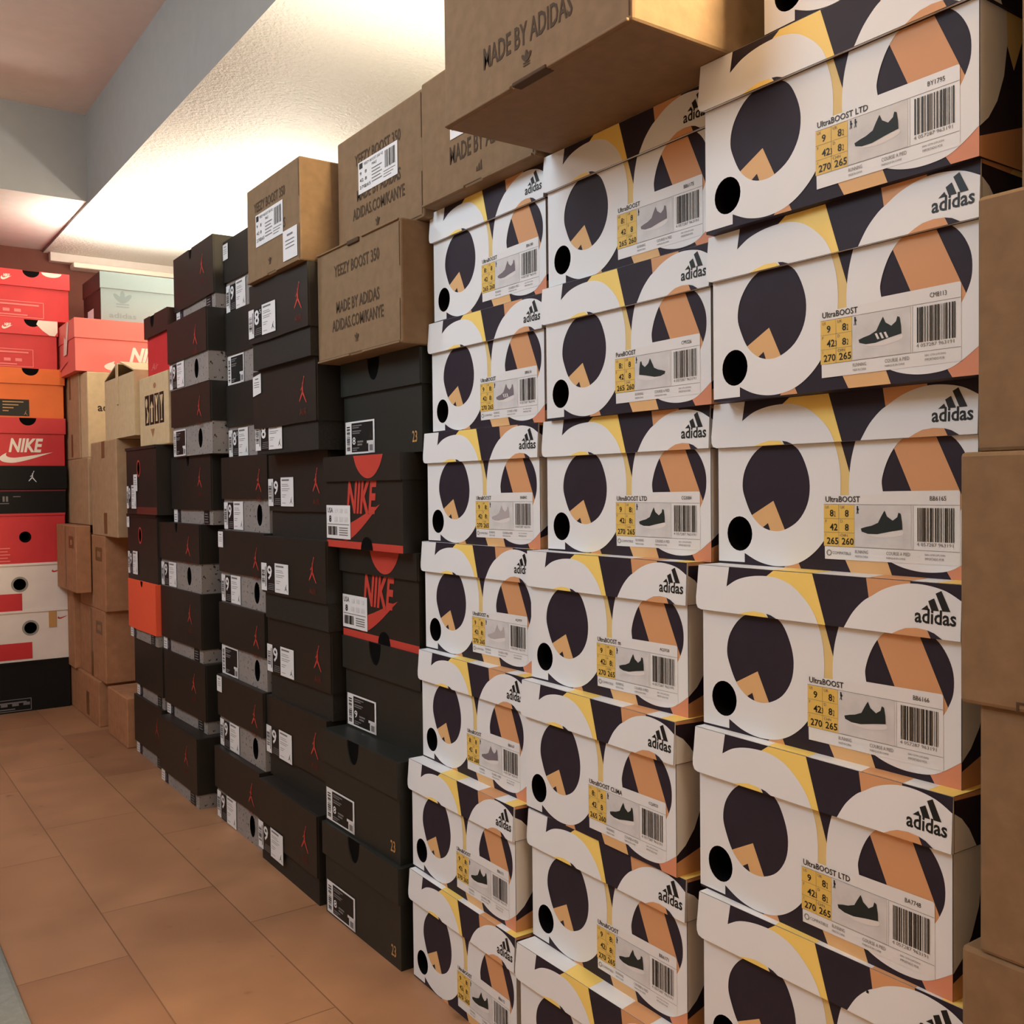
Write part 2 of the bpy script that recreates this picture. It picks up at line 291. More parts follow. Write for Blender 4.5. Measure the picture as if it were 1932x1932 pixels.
def patterned_lid():
    m = MB(); W2 = AW/2; ov = .002; H = AH
    shell_lid(m, AW, AD, .0945, H, ov, 'navy')
    front = mm([(-2, 130), (-3.4, 112), (-4.2, 104), (-3.8, 98.5), (-2, 95.3), (2, 94), (222, 94.6), (222, 130)])
    flare = lambda v: -.0028-.0016*max(0, .13-v)/.036      # the front flap stands off towards its free edge
    m.fr = lambda u, v, o: (u, flare(v)-o, v); m.poly(front, 'navy', 0)
    b = len(m.v); n = len(front); k = m.mi('white')
    m.v += [(p[0], flare(p[1]), p[1]) for p in front]+[(p[0], flare(p[1])+.0022, p[1]) for p in front]
    for i in range(n):
        j = (i+1) % n; m.f.append((b+i, b+n+i, b+n+j, b+j)); m.m.append(k)
    k = m.mi('kraft'); m.f.append(tuple(b+n+i for i in range(n))); m.m.append(k)
    P = lambda pts, c, o: m.poly(mm(pts), c, o)
    P([(74, 129.8), (109, 129.9), (121.3, 94.4), (105, 94.4), (60, 120)], 'yellow', .0002)
    P([(153.4, 129.9), (186.5, 129.9), (187, 120), (160, 105), (156, 116)], 'orange', .0002)
    b = [(-2, 129.9), (30.6, 129.9), (28.4, 114.6)]+smooth([(28.4, 114.6), (39.2, 120.7), (52.8, 124.2), (67.6, 125.3), (78.8, 124.3), (91.3, 120), (103.4, 111), (110.9, 102.5), (115.2, 94.4)])[1:]+[(2, 94.2), (-1.8, 95.4), (-3.6, 98.6), (-4, 104), (-3.2, 112)]
    P(b, 'white', .0004)
    o = smooth([(136.8, 94.5), (143.6, 105.6), (151.7, 114), (158.4, 118.2), (166.3, 122.9), (176.6, 126.7), (187.8, 128.6), (199.9, 128), (211.7, 125.3), (222, 120)])+[(222, 94.7)]
    P(o, 'white', .0004)
    P([(41, 94.3), (48, 96.3), (56, 97.9), (66, 97.4), (70.5, 94.4)], 'yellow', .0006)
    P([(70.5, 94.4), (68.5, 97.2), (73, 96.4), (78, 94.4)], 'navy', .0006)
    P([(174, 94.5), (179, 97.2), (184.1, 99.3), (192, 100.2), (199.5, 99.5), (202, 94.6)], 'orange', .0006)
    P([(202, 94.6), (199.5, 99.5), (204.5, 98), (210, 94.7)], 'navy', .0006)
    bars_logo(m, 'ink', .0006, -.11, 0, 1)
    m.text('adidas', .1905-.11, .1037, .0095, 'ink', .0006, .0285, bold=.02)
    on_right(m, W2+ov)
    m.poly([(-.002, .095), (-.002, .1195), (.006, .115), (.014, .107), (.022, .095)], 'white', .0003)
    m.poly([(-.002, .13), (-.002, .1275), (.03, .1265), (.034, .13)], 'orange', .0003)
    m.poly([(.034, .13), (.03, .1265), (.07, .1255), (.08, .13)], 'mustard', .0003)
    on_top(m, H)
    m.rect(-W2-ov, W2+ov, -.0028, .14, 'white', .0002); m.poly([(-.036, -.0028), (.0, -.0028), (-.02, .14), (-.07, .14)], 'yellow', .0003); m.poly([(.045, -.0028), (.077, -.0028), (.06, .14), (.02, .14)], 'orange', .0003)
    m.poly([(.095, -.0028), (.112, -.0028), (.112, .14), (.08, .14)], 'yellow', .0003)
    return m.build('lid')
SHOE = [(134.3, 31.6), (138.3, 32.6), (143, 33.4), (148.1, 35.2), (150.6, 38.9), (153.2, 42.3), (155.1, 38.9), (159.5, 36.6), (163, 38.6), (163.9, 41.2), (165.6, 40.6), (166.6, 36), (166.9, 31.6), (157, 30.2), (147.5, 28.6), (140, 28.6), (135, 29.8)]
def size_label(title, code, nums, shoe='shoe_dark', flip=False, compat=False, people=1, bar_seed=3, stripes=False, wtitle=None):
    m = MB(); m.fr = lambda u, v, o: (u, -.0006-o, v); P = lambda pts, c, o: m.poly(mm(pts), c, o)
    rc = mm([(102.6, 55.5), (151, 56.2), (151.3, 58.4), (207, 59), (208, 58), (208.2, 24), (208.2, 9.5), (103.8, 9)])
    m.poly(rc, 'label_white', .0)
    for y in (18.4, 49): m.rect(.1029-.11, .208-.11, y/1000, y/1000+.00025, 'print_grey', .0002)
    tw = (wtitle or (29 if len(title) < 12 else 40))
    m.text(title, .1045-.11, .0508, .0042, 'ink', .0003, tw/1000, bold=.012)
    m.text(code, .187-.11, .0521, .003, 'ink', .0003, .0115)
    m.rect(.103-.11, .1288-.11, .0185, .0488, 'label_yellow', .0002)
    for k, t in enumerate(nums):
        c, r_ = k % 2, k//2; u = .1045+.0128*c; v = .0402-.0101*r_
        t2 = t.split('+')
        hh = .005; n = len(t2[0]); ww = .0033*n
        m.text(t2[0], u+.0038-.11 if n < 3 else u+.0012-.11, v, hh, 'ink', .0004, ww if n > 1 else .0032, bold=.015)
        if len(t2) > 1: m.text(t2[1], u+.0038-.11+ww+.0004, v, hh*.8, 'ink', .0004, .0012)
        m.text(('US', 'UK', 'F', 'D', 'J', 'CHN')[k], u-.11, v+.0058, .002, 'print_grey', .0004)
    for k in (1, 2): m.rect(.103-.11, .1288-.11, .0185+.0101*k, .0187+.0101*k, 'print_grey', .0003)
    m.rect(.1158-.11, .116-.11, .0185, .0488, 'print_grey', .0003)
    m.rect(.1292-.11, .1734-.11, .0188, .0486, 'label_grey', .0002)
    for k in range(people):
        x = .1305+.0035*k-.11
        m.poly([(x+a*.001, .0425+b*.001) for a, b in ((0, 0), (.8, 2), (.4, 3), (.5, 4.4), (1.5, 4.4), (2.4, 3), (1.5, 2.2), (1.9, 0), (1.3, 0), (1, 1.8), (.5, 0))], 'ink', .0004)
        m.poly(ell(x+.001, .0475, .0006, .0007, 8), 'ink', .0004)
    fx = (lambda p: (302-p[0], p[1])) if flip else (lambda p: p)
    P([fx(p) for p in smooth([(134.3, 30.4), (140.3, 27.4), (153.2, 25.9), (166, 28.2), (168, 30.6)], 3)+[(166.9, 32), (147.5, 29.6), (140, 29.8)]], 'sole', .0003)
    P([fx((a, 29.4+(b-29.4)*1.22)) for a, b in SHOE], shoe, .0004)
    if stripes:
        for k in range(3): P([fx(p) for p in [(149+3.4*k, 30.6), (150.6+3.4*k, 30.8), (148.6+3.4*k, 34.8), (147+3.4*k, 34.6)]], 'sole', .0005)
    m.rect(.1747-.11, .1749-.11, .0188, .0486, 'print_grey', .0003)
    barcode(m, .178-.11, .205-.11, .0245, .0472, .0003, 24, bar_seed)
    m.text('4 057287 963191', .1775-.11, .0215, .0022, 'print_grey', .0003, .026)
    m.text('RUNNING', .1295-.11, .0142, .0024, 'print_grey', .0003, .0105); m.text('MADE IN CHINA', .1295-.11, .0112, .0016, 'print_grey', .0003, .0105)
    m.text('COURSE A PIED', .1545-.11, .0142, .0024, 'print_grey', .0003, .018); m.text('FABRIQUE EN CHINE', .1545-.11, .0112, .0016, 'print_grey', .0003, .0145)
    m.text('EAN / GTIN (UPC/EAN)', .1835-.11, .0148, .0016, 'print_grey', .0003, .0145); m.text('IMPORTADO POR', .1835-.11, .0122, .0016, 'print_grey', .0003, .0135)
    if compat:
        m.poly(ell(.1075-.11, .0138, .0022, .0022, 16), 'print_grey', .0003, [ell(.1075-.11, .0138, .0016, .0016, 12)]); m.text('COMPATIBLE', .1105-.11, .0128, .0021, 'print_grey', .0003, .0155)
    return m.build('label')
P_BODY = patterned_body(); P_LID = patterned_lid(); first = [True]
def use(o, parent):
    """first use moves the prototype itself, then copies share its mesh"""
    if not o.get('used'): o['used'] = 1; o.parent = parent; return o
    c = o.copy(); COL.objects.link(c); c.parent = parent; return c
TA = [9, '8+½', '42+⅔', '8+½', 270, 265]
N9 = ['9', '8+2', '42+3', '8+2', '270', '265']; N85 = ['8+2', '8', '42', '8', '265', '260']
def patterned(X, Y, z, dy, label, group, lab=None):
    t = thing('shoe_box', label, 'shoe box', group); use(P_BODY, t); use(P_LID, t)
    if lab: size_label(**lab).parent = t
    put(t, X, Y, z, AW, dy); return t
GC, GB, GA = 'patterned shoe boxes in the nearest stack', 'patterned shoe boxes in the middle stack', 'patterned shoe boxes in the farthest stack'
def L(title, code, nums, **k): return dict(title=title, code=code, nums=nums, **k)
st = {'C': 'nearest patterned stack', 'B': 'middle patterned stack', 'A': 'farthest patterned stack'}
for args in (
 (.572, .483, .91, 0, 'white and navy patterned shoe box cut by the top frame edge, above all others', GC, None),
 (.572, .542, .78, -.6, 'patterned shoe box second from top of nearest patterned stack, two figures on its label', GC, L('UltraBOOST LTD', 'BY1795', N9, people=2, bar_seed=11)),
 (.584, .546, .65, .4, 'patterned shoe box third from top of nearest stack, label shows three-striped dark shoe', GC, L('UltraBOOST', 'CM8113', N9, stripes=True, bar_seed=12)),
 (.604, .56, .52, -.4, 'patterned shoe box fourth from top of nearest stack, right end behind plain carton', GC, L('UltraBOOST', 'BB6165', N85, compat=True, bar_seed=13)),
 (.583, .558, .39, .1, 'patterned shoe box fifth from top of nearest stack, third from bottom frame edge', GC, L('UltraBOOST', 'BB6166', N9, bar_seed=14)),
 (.576, .556, .26, 1.7, 'patterned shoe box sixth from top of nearest stack, white side visible at right', GC, L('UltraBOOST LTD', 'BA7748', N9, compat=True, bar_seed=15)),
 (.570, .547, .13, .0, 'patterned shoe box at bottom right, lowest visible in nearest stack, speck on lid', GC, L('UltraBOOST', 'BB6167', N9, bar_seed=16)),
 (.575, .55, 0, .0, 'patterned shoe box on the floor under the nearest stack, below the bottom frame edge', GC, None),
 (.597, .777, .78, 0, 'topmost patterned shoe box of middle stack, under the large overhanging carton', GB, L('UltraBOOST', 'BB6175', N85, shoe='shoe_grey', bar_seed=21)),
 (.594, .778, .65, 0, 'patterned shoe box second from top of middle stack, label shoe points right', GB, L('PureBOOST', 'CP9326', N85, flip=True, bar_seed=22, wtitle=26)),
 (.602, .789, .52, -.6, 'patterned shoe box third from top of middle stack, black shoe on its label', GB, L('UltraBOOST LTD', 'CG3084', N9, compat=True, bar_seed=23)),
 (.588, .8, .39, .1, 'patterned shoe box fourth from top of middle stack, lid corner left of its neighbour', GB, L('UltraBOOST m', 'AQ5928', N9, compat=True, bar_seed=24, wtitle=32)),
 (.579, .799, .26, 1.9, 'patterned shoe box third from floor of middle stack, label shoe wholly black', GB, L('UltraBOOST CLIMA', 'CQ0022', N85, bar_seed=25, wtitle=47)),
 (.581, .793, .13, 1.0, 'patterned shoe box second from floor of middle stack', GB, L('UltraBOOST', 'BB6171', N9, compat=True, bar_seed=26)),
 (.562, .789, .0, 0, 'lowest patterned shoe box of middle stack, on the floor, pale lid top showing', GB, None),
 (.604, 1.01, .78, 0, 'topmost patterned shoe box of farthest patterned stack, directly under brown cartons', GA, L('UltraBOOST', 'BB6180', N85, shoe='shoe_grey', bar_seed=31)),
 (.603, 1.015, .65, -.3, 'patterned shoe box second from top of farthest stack, striped grey shoe on label', GA, L('UltraBOOST', 'S80616', N9, shoe='shoe_grey', stripes=True, compat=True, bar_seed=32)),
 (.6, 1.024, .52, -.9, 'patterned shoe box third from top of farthest stack, label shoe nearly white', GA, L('UltraBOOST', 'BA8842', N9, shoe='shoe_light', compat=True, bar_seed=33)),
 (.6, 1.033, .39, -.4, 'patterned shoe box middle of farthest stack, beside the red-lettered black boxes', GA, L('UltraBOOST m', 'AQ5929', N9, shoe='shoe_light', compat=True, bar_seed=34, wtitle=32)),
 (.591, 1.028, .26, 1.3, 'patterned shoe box third from floor of farthest stack, taupe shoe on label', GA, L('UltraBOOST', 'BB6167', N85, shoe='shoe_grey', bar_seed=35)),
 (.575, 1.028, .13, 1.2, 'patterned shoe box second from floor of farthest stack, protruding, label lower corner peeling', GA, L('UltraBOOST', 'BB6171', N9, bar_seed=36)),
 (.57, 1.021, .0, 1.2, 'patterned shoe box on the floor at bottom of farthest patterned stack', GA, L('UltraBOOST', 'BB6172', N9, bar_seed=37)),
):
    t = patterned(*args)
    if 'speck' in args[4]:
        m = MB(); m.fr = lambda u, v, o: (u-.11, -.0041-o, v); m.poly([(.1512, .1127), (.1532, .1125), (.1535, .1142), (.152, .115)], 'ink', 0); m.build('speck', t)

# ---------------------------------------------------------------- dark shoe boxes
def tag_part(parent, u0, v0, w, h, y, tilt=0, mk=True):
    m = MB(); m.fr = lambda u, v, o: (u, -y-.0006-o, v)
    m.poly([(u0, v0), (u0+w, v0+tilt), (u0+w, v0+h+tilt), (u0, v0+h)], 'label_white', 0)
    if mk:
        for k in range(3): m.rect(u0+w*.18, u0+w*.8, v0+tilt*.5+h*(.62-.12*k), v0+tilt*.5+h*(.65-.12*k), 'print_grey', .0003)
        m.rect(u0+w*.3, u0+w*.7, v0+tilt*.5+h*.78, v0+tilt*.5+h*.84, 'print_grey', .0003)
    return m.build('price_tag', parent)
def figure_label(parent, u0, v0, y, num, half=False, w=.1, h=.045):
    m = MB(); m.fr = lambda u, v, o: (u0+u*w/.085, -y-.0006-o, v0+v*h/.056); r = random.Random(int(u0*1e4+v0*1e5)+len(num))
    m.rect(-.001, .0165, 0, .055, 'label_white', 0); m.rect(.0165, .044, 0, .054, 'ink', 0)
    m.rect(.043, .085, 0, .057, 'label_white', .0002)
    barcode(m, .001, .0105, .014, .042, .0003, 14, r.randint(1, 99), False); m.rect(.012, .0145, .008, .048, 'print_grey', .0003)
    m.text(num, .019, .0225, .0285, 'label_white', .0003, .015, bold=.02)
    if half: m.text('5', .0355, .042, .008, 'label_white', .0003, .005)
    for k in range(4): m.rect(.02+.0012*k, .041, .0035+.0036*k, .0048+.0036*k, 'print_grey', .0003)
    m.rect(.047, .071, .05, .0532, 'print_grey', .0004)
    for k, (q, wd) in enumerate(((.043, .02), (.0395, .023), (.034, .026), (.0305, .021), (.022, .014), (.018, .01), (.006, .012))):
        m.rect(.047, .047+wd, q, q+.0009, 'print_grey', .0004)
    jumper(m, .0775, .0115, .014, 'ink', .0004)
    return m.build('label', parent)
def framed_label(parent, u0, v0, y, w, h, num=None):
    m = MB(); m.fr = lambda u, v, o: (u0+u*w/.08, -y-.0006-o, v0+v*h/.056)
    m.rect(0, .08, 0, .056, 'label_white', 0); m.rect(.0175, .076, .003, .053, 'ink', .0002)
    barcode(m, .004, .013, .006, .05, .0003, 16, int(u0*1e4)+int(v0*1e4)+3, False)
    for k, (q, wd) in enumerate(((.0475, .026), (.044, .018), (.038, .024), (.0345, .02), (.009, .018), (.0055, .012))): m.rect(.0205, .0205+wd, q, q+.0018, 'print_grey', .0004)
    if num: m.text(num, .0205, .016, .013, 'label_white', .0004, .008, bold=.01); m.rect(.034, .05, .019, .022, 'print_grey', .0004); m.rect(.034, .047, .014, .017, 'print_grey', .0004)
    jumper(m, .07, .031, .015, 'kraft_print', .0004)
    m.poly([(.064, .0005), (.079, .0005), (.079, .021), (.06, .021), (.06, .0165), (.064, .0165)], 'label_grey', .0005)
    m.rect(.067, .076, .004, .014, 'print_grey', .0006)
    return m.build('label', parent)
def strip_labels(parent, W, h, y):
    for (a, b, c) in ((-W/2+.002, .024, 'label_white'), (W/2-.05, .03, 'ink')):
        m = MB(); m.fr = lambda u, v, o: (u, -y-.0006-o, v)
        m.rect(a, a+b, .001, h-.001, c, 0)
        if c == 'label_white':
            m.rect(a+b, a+b+.02, .001, h-.001, 'navy', 0); m.text('0', a+b+.003, .004, h*.6, 'print_grey', .0003, .009)
            for k in range(3): m.rect(a+.004, a+.019, .005+.005*k, .0065+.005*k, 'print_grey', .0003)
        else:
            for k in range(4): m.rect(a+.005, a+.026-.003*(k % 2), .004+.0048*k, .0058+.0048*k, 'print_grey', .0003)
            m.rect(a-.05, a-.0005, .0005, h-.0005, 'label_grey', 0) if False else None
        m.build('label', parent)
def card_box(t, W, D_, H, lh, body_m, lid_m, ov=.002, notch=None, deco_lid=None, deco_body=None, hole=None, bulge=0, back='hollow'):
    """shoe box with a lid of height lh; hole = ellipse cut in the body front, notch = thumb cut in the lid front"""
    m = MB(); hl = [ell(*hole, 20)] if hole else []
    m.quadbox(-W/2, W/2, 0, D_, 0, H-.003, body_m, skip='f')
    m.poly([(-W/2, 0), (W/2, 0), (W/2, H-.003), (-W/2, H-.003)], body_m, 0, hl)
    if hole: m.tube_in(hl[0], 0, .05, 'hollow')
    m.fr = lambda u, v, o: (u, -o, v)
    if deco_body: deco_body(m)
    m.build('body', t)
    m = MB(); z0 = H-lh
    shell_lid(m, W, D_, z0, H, ov, lid_m)
    out = [(-W/2-ov, z0), (-W/2*.3, z0-bulge*.3), (W/2*.4, z0), (W/2+ov, z0), (W/2+ov, H)]
    if notch:
        c, hw, dp = notch; out += [(c+hw, H)]+[(c+hw*math.cos(a), H-dp*math.sin(a)) for a in [math.pi*i/12 for i in range(1, 12)]]+[(c-hw, H)]
    out += [(-W/2-ov, H)]
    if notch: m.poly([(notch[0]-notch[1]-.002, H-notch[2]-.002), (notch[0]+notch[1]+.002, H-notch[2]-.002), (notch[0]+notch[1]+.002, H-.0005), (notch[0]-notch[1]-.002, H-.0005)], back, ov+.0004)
    m.slab(out, -ov-.002, -ov+.0003, lid_m)
    m.fr = lambda u, v, o: (u, -ov-.002-o, v)
    if deco_lid: deco_lid(m)
    return m.build('lid', t, .0012)
LY = .0045
def air_lid(u, v, h=.034):
    def f(m):
        jumper(m, u, v, h, 'red_print', .0005); m.text('AIR', u-.012, v-h*.5-.016, .009, 'dull_red_print', .0005, .024)
    return f
DK, DR, DL, DM, DN = ('black shoe boxes beside the patterned ones', 'black boxes of the protruding dark stack', 'dark boxes half hidden behind the protruding stack', 'dark boxes of the fourth stack', 'boxes of the darkest stack beside the cartons')
# K: stack touching the patterned boxes
def green_box(X, Y, z, label, n23=True, lu=.005, num='9', dy=0):
    W = .2137; t = thing('shoe_box', label, 'shoe box', DK)
    def db(m):
        if n23: m.text('23', W/2-.024, .012, .014, 'gold', .0004, .012, bold=.01)
    card_box(t, W, .33, .127, .045, 'green_card', 'green_card', notch=(-W/2+.096, .017, .03), deco_body=db)
    framed_label(t, -W/2+lu, .003, .0003, .086, .044, num); put(t, X, Y, z, W, dy)
def red_logo_box(X, Y, z, W, label, dy=0):
    t = thing('shoe_box', label, 'shoe box', DK); H = .124
    def dl(m): m.poly([(W*.12+p[0]*W, H-.001+p[1]) for p in [(-.19, 0)]+smooth([(-.19, 0), (-.15, -.015), (-.08, -.026), (0, -.03), (.08, -.026), (.15, -.014), (.19, 0)], 4)], 'red_print', .0004)
    def db(m):
        x0 = -W/2
        m.poly([(x0, 0), (-x0, 0), (-x0, .0095), (x0, .0095)], 'red_print', .0003)
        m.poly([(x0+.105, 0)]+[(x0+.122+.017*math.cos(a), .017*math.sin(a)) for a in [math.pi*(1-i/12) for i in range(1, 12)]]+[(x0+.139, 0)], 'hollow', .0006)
        m.text('NIKE', x0+.064, .047, .044, 'red_print', .0006, .088, bold=.035, shear=.25)
        swoosh(m, x0+.034, .011, .126, .068, 'red_print', .0004)
    card_box(t, W, .33, H, .034, 'black_card', 'black_card', deco_lid=dl, deco_body=db)
    m = MB(); m.fr = lambda u, v, o: (u*1.22-.001-W/2, -.0012-o, .012+(v-.012)*.93)
    m.rect(.002, .063, .012, .061, 'label_white', 0); m.text('USA', .005, .05, .0075, 'ink', .0003, .014); m.text('8', .009, .036, .01, 'ink', .0003, .006, bold=.03)
    for k in range(3): m.rect(.025+.012*k, .032+.012*k, .05, .056, 'label_grey', .0003); m.rect(.023+.013*k, .031+.013*k, .037, .044, 'label_grey', .0003)
    m.rect(.005, .06, .0325, .0335, 'print_grey', .0003); barcode(m, .006, .03, .017, .03, .0003, 14, 8)
    for k in range(4): m.rect(.035, .057, .017+.0034*k, .0185+.0034*k, 'print_grey', .0003)
    m.build('label', t); put(t, X, Y, z, W, dy)
green_box(.596, 1.243, .629, 'black-green shoe box with gold 23, directly under the protruding brown carton', num='8')
red_logo_box(.58, 1.27, .505, .2185, 'upper of the two black shoe boxes with red lettering and red semicircle')
red_logo_box(.597, 1.258, .381, .2135, 'lower of the two black shoe boxes with red lettering and red semicircle')
green_box(.598, 1.254, .254, 'black-green notched shoe box directly below the two red-lettered boxes', False)
green_box(.565, 1.256, .127, 'black-green notched shoe box with gold 23, second from floor beside patterned boxes', num='8')
green_box(.562, 1.252, 0, 'black-green notched shoe box with gold 23, on the floor beside patterned boxes', num='8')
# R: protruding stack with labels on the lids
RW, RH = .2255, .128
def r_box(X, Y, z, label, num, lv, dy=0, lid=.088, half=False, W=RW, tag=False, tv=.09):
    t = thing('shoe_box', label, 'shoe box', DR)
    card_box(t, W, .33, RH, lid, 'speckle_dark', 'black_card', bulge=.004, deco_lid=air_lid(-W/2+.185 if W > .21 else W/2-.03, RH-.043, .038))
    figure_label(t, -W/2-.002, lv+.007, LY if lv+.03 > RH-lid else .0008, num, half, .104, .044)
    if tag: tag_part(t, -W/2-.001, tv, .033, .03, LY, .004)
    put(t, X, Y, z, W, dy)
r_box(.551, 1.466, .768, 'black shoe box with white 8 label, under the leftmost brown lettered carton', '8', .041, -.6, W=.21, half=True)
r_box(.563, 1.487, .64, 'black shoe box with small white tag, label 8 low at its lower left corner', '8', -.001, -.6, half=True, tag=True)
r_box(.595, 1.51, .512, 'protruding black shoe box labelled 9, its right end behind the upper red-lettered box', '9', .04, .6)
r_box(.575, 1.494, .384, 'protruding black shoe box labelled 9, just left of the lower red-lettered box', '9', .036, -1.0)
r_box(.584, 1.498, .256, 'protruding black shoe box labelled 9, third from the floor', '9', .034, -.5)
r_box(.585, 1.51, .128, 'protruding black shoe box labelled 9, second from the floor', '9', .03, .3)
r_box(.564, 1.497, 0, 'protruding black shoe box labelled 9, lowest, standing on the floor', '9', .012, .9)
# L, M, N: grey speckled boxes under black lids
def cement_box(X, Y, z, W, H, frac, label, group, kind='9', dy=0, hole=True, tag=None, lid_m='black_card', logo=True, ju=.18, notch=None):
    t = thing('shoe_box', label, 'shoe box', group); lh = H*frac; tall = frac > .7
    card_box(t, W, .33, H, lh, 'cement', lid_m, bulge=.003, hole=(-W/2+.172, (H-lh)*.52, .012, .018) if (hole and not tall) else None,
             notch=notch, deco_lid=air_lid(-W/2+ju, H-.043, .038) if logo else None)
    if tall: strip_labels(t, W, H-lh, .0003)
    elif kind == 'w': framed_label(t, -W/2+.002, .001, .0006, .082, .051)
    else: figure_label(t, -W/2+.002, .002, .0006, kind[0], len(kind) > 1, .096, .048)
    if tag: tag_part(t, -W/2-.002, tag, .026, .028, LY)
    put(t, X, Y, z, W, dy)
HL = .1286
for i, (X, Y, kind, tag, lb) in enumerate((
 (.573, 1.737, '9', None, 'speckled grey box under black lid, on the floor, half behind the lowest protruding box'),
 (.58, 1.735, '9', .098, 'speckled grey box with black lid, white tag on lid, second from floor behind protruding stack'),
 (.586, 1.737, 'w', None, 'speckled grey box with dark square label, third from floor behind protruding stack'),
 (.588, 1.738, '9', .098, 'speckled grey box under black lid with white tag, level with lower red-lettered box'),
 (.595, 1.738, '9', None, 'speckled grey box under black lid, label 9, level with upper red-lettered box'),
 (.606, 1.738, '85', None, 'speckled grey box labelled 8, behind the lower edge of the tagged black box'),
 (.606, 1.738, 'w', None, 'speckled grey box with dark square label, second from top, half hidden by black box'),
 (.606, 1.738, '9', .095, 'speckled grey box labelled 9 with white lid tag, left of the leftmost brown carton'))):
    cement_box(X, Y, HL*i, .2155, HL, .57, lb, DL, kind, 0, True, tag)
HM = .1304
for i, (X, Y, fr, kind, dy, lb) in enumerate((
 (.557, 2.034, .8, '9', 0, 'tall-lidded black box on the floor, lowest of the fourth dark stack'),
 (.576, 2.053, .82, '9', -1.2, 'tall-lidded black box second from floor in the fourth dark stack'),
 (.576, 2.068, .8, '9', -1, 'tall-lidded black box right of the orange panel'),
 (.576, 2.073, .57, '9', -1.2, 'speckled grey box labelled 9 under black lid, above the orange-panel level'),
 (.59, 2.027, .79, '9', 0, 'tall-lidded black box right of the red-holed black boxes'),
 (.58, 1.985, .55, 'w', .6, 'reddish-lit black lid over speckled box with square label, right of the pictogram carton'),
 (.575, 1.985, .59, '9', .6, 'reddish-lit black lid over speckled grey box with white label, second from top'),
 (.59, 1.985, .8, '9', .6, 'topmost tall-lidded black box with thumb hole, against the glowing wall'))):
    cement_box(X, Y, HM*i, .2415, HM, fr, lb, DM, kind, dy, notch=(-.012, .009, .02) if i in (3, 4, 7) else None)
cement_box(.574, 2.29, 0, .215, HM, .8, 'tall-lidded black box on the floor, last before the cartons', DN)
cement_box(.576, 2.285, HM, .215, HM, .8, 'tall-lidded black box below the orange panel', DN, logo=False)
def orange_panel():
    W, H = .215, HM; t = thing('shoe_box', 'box with a bright orange front panel notched at top, beside brown cartons', 'shoe box', DN)
    card_box(t, W, .33, H, H*.82, 'cement', 'flap_orange', notch=(-.0, .012, .014), bulge=.004); strip_labels(t, W, H*.18, .0003); put(t, .567, 2.294, 2*HM, W, 0)
orange_panel()
def drawer_box(X, Y, z, W, H, label, dy, tag):
    t = thing('shoe_box', label, 'shoe box', DN)
    def ring(m):
        m.poly(ell(-W/2+.097, H*.68, .0135, .0185, 20), 'red_print', .0003, [ell(-W/2+.097, H*.68, .0095, .0145, 16)])
        m.rect(-W/2+.08, W/2, .001, .016, 'dull_red_print', .0003) if tag else None
    card_box(t, W, .33, H, .006, 'brown_card', 'brown_card', ov=.0005, hole=(-W/2+.097, H*.68, .0095, .0145), deco_body=ring)
    figure_label(t, -W/2+.004, .012, .0008, '9', w=.075, h=.05)
    if tag: tag_part(t, -W/2+.062, .05, .03, .036, .0014)
    else: tag_part(t, -W/2-.001, H-.03, .02, .03, .001)
    put(t, X, Y, z, W, dy)
drawer_box(.565, 2.297, 3*HM, .22, .1445, 'lower of two brownish-black boxes with a red-rimmed oval hole', -1.0, False)
drawer_box(.56, 2.277, 3*HM+.1445, .2284, .1445, 'upper of two brownish-black boxes with a red-rimmed oval hole', -.5, True)
def red_brown():
    W, H = .165, .125; t = thing('shoe_box', 'red shoe box with dark brown notched lid, behind the topmost black box', 'shoe box', DN)
    card_box(t, W, .33, H, .044, 'red_card', 'dark_brown_card', ov=.004, notch=(-.025, .016, .026), deco_body=lambda m: m.text('Air', -.055, .012, .014, 'pale_red', .0004, .05, shear=.4))
    put(t, .583, 2.172, .8284, W, 0)
# ---------------------------------------------------------------- brown cartons
GK = 'brown lettered shoe cartons'; GP = 'plain cartons stacked in the far corner'; GS = 'plain cartons at the right frame edge'
def carton(W, D_, H, label, group, mt='kraft', deco=None, bevel=.0025):
    t = thing('carton', label, 'carton', group); m = MB()
    m.quadbox(-W/2, W/2, 0, D_, 0, H, mt); m.build('body', t, bevel)
    if deco:
        p = MB(); p.fr = lambda u, v, o: (u-W/2, -o, v); deco(p, W, D_, H); p.build('front_print', t) if p.f else None
    return t
def slits(p, W, D_, H):
    p.rect(W-.0035, W-.002, H*.62, H*.97, 'kraft_edge', .0003); p.rect(W-.0035, W-.002, .004, H*.36, 'kraft_edge', .0003)
    p.rect(.004, W-.004, .0028, .0038, 'kraft_edge', .0003)
def edge_part(t, W, H, y=.0, top=False):
    """folded lip along the lower (or upper) front edge with a tuck slot"""
    m = MB(); z = H if top else 0
    for a, b in ((-W/2+.003, -W/2+W*.42), (-W/2+W*.58, W/2-.003)): m.quadbox(a, b, -.0025, .001, z-.0025 if top else z+.0002, z-.0003 if top else z+.0028, 'kraft')
    m.build('front_lip', t, .0008)
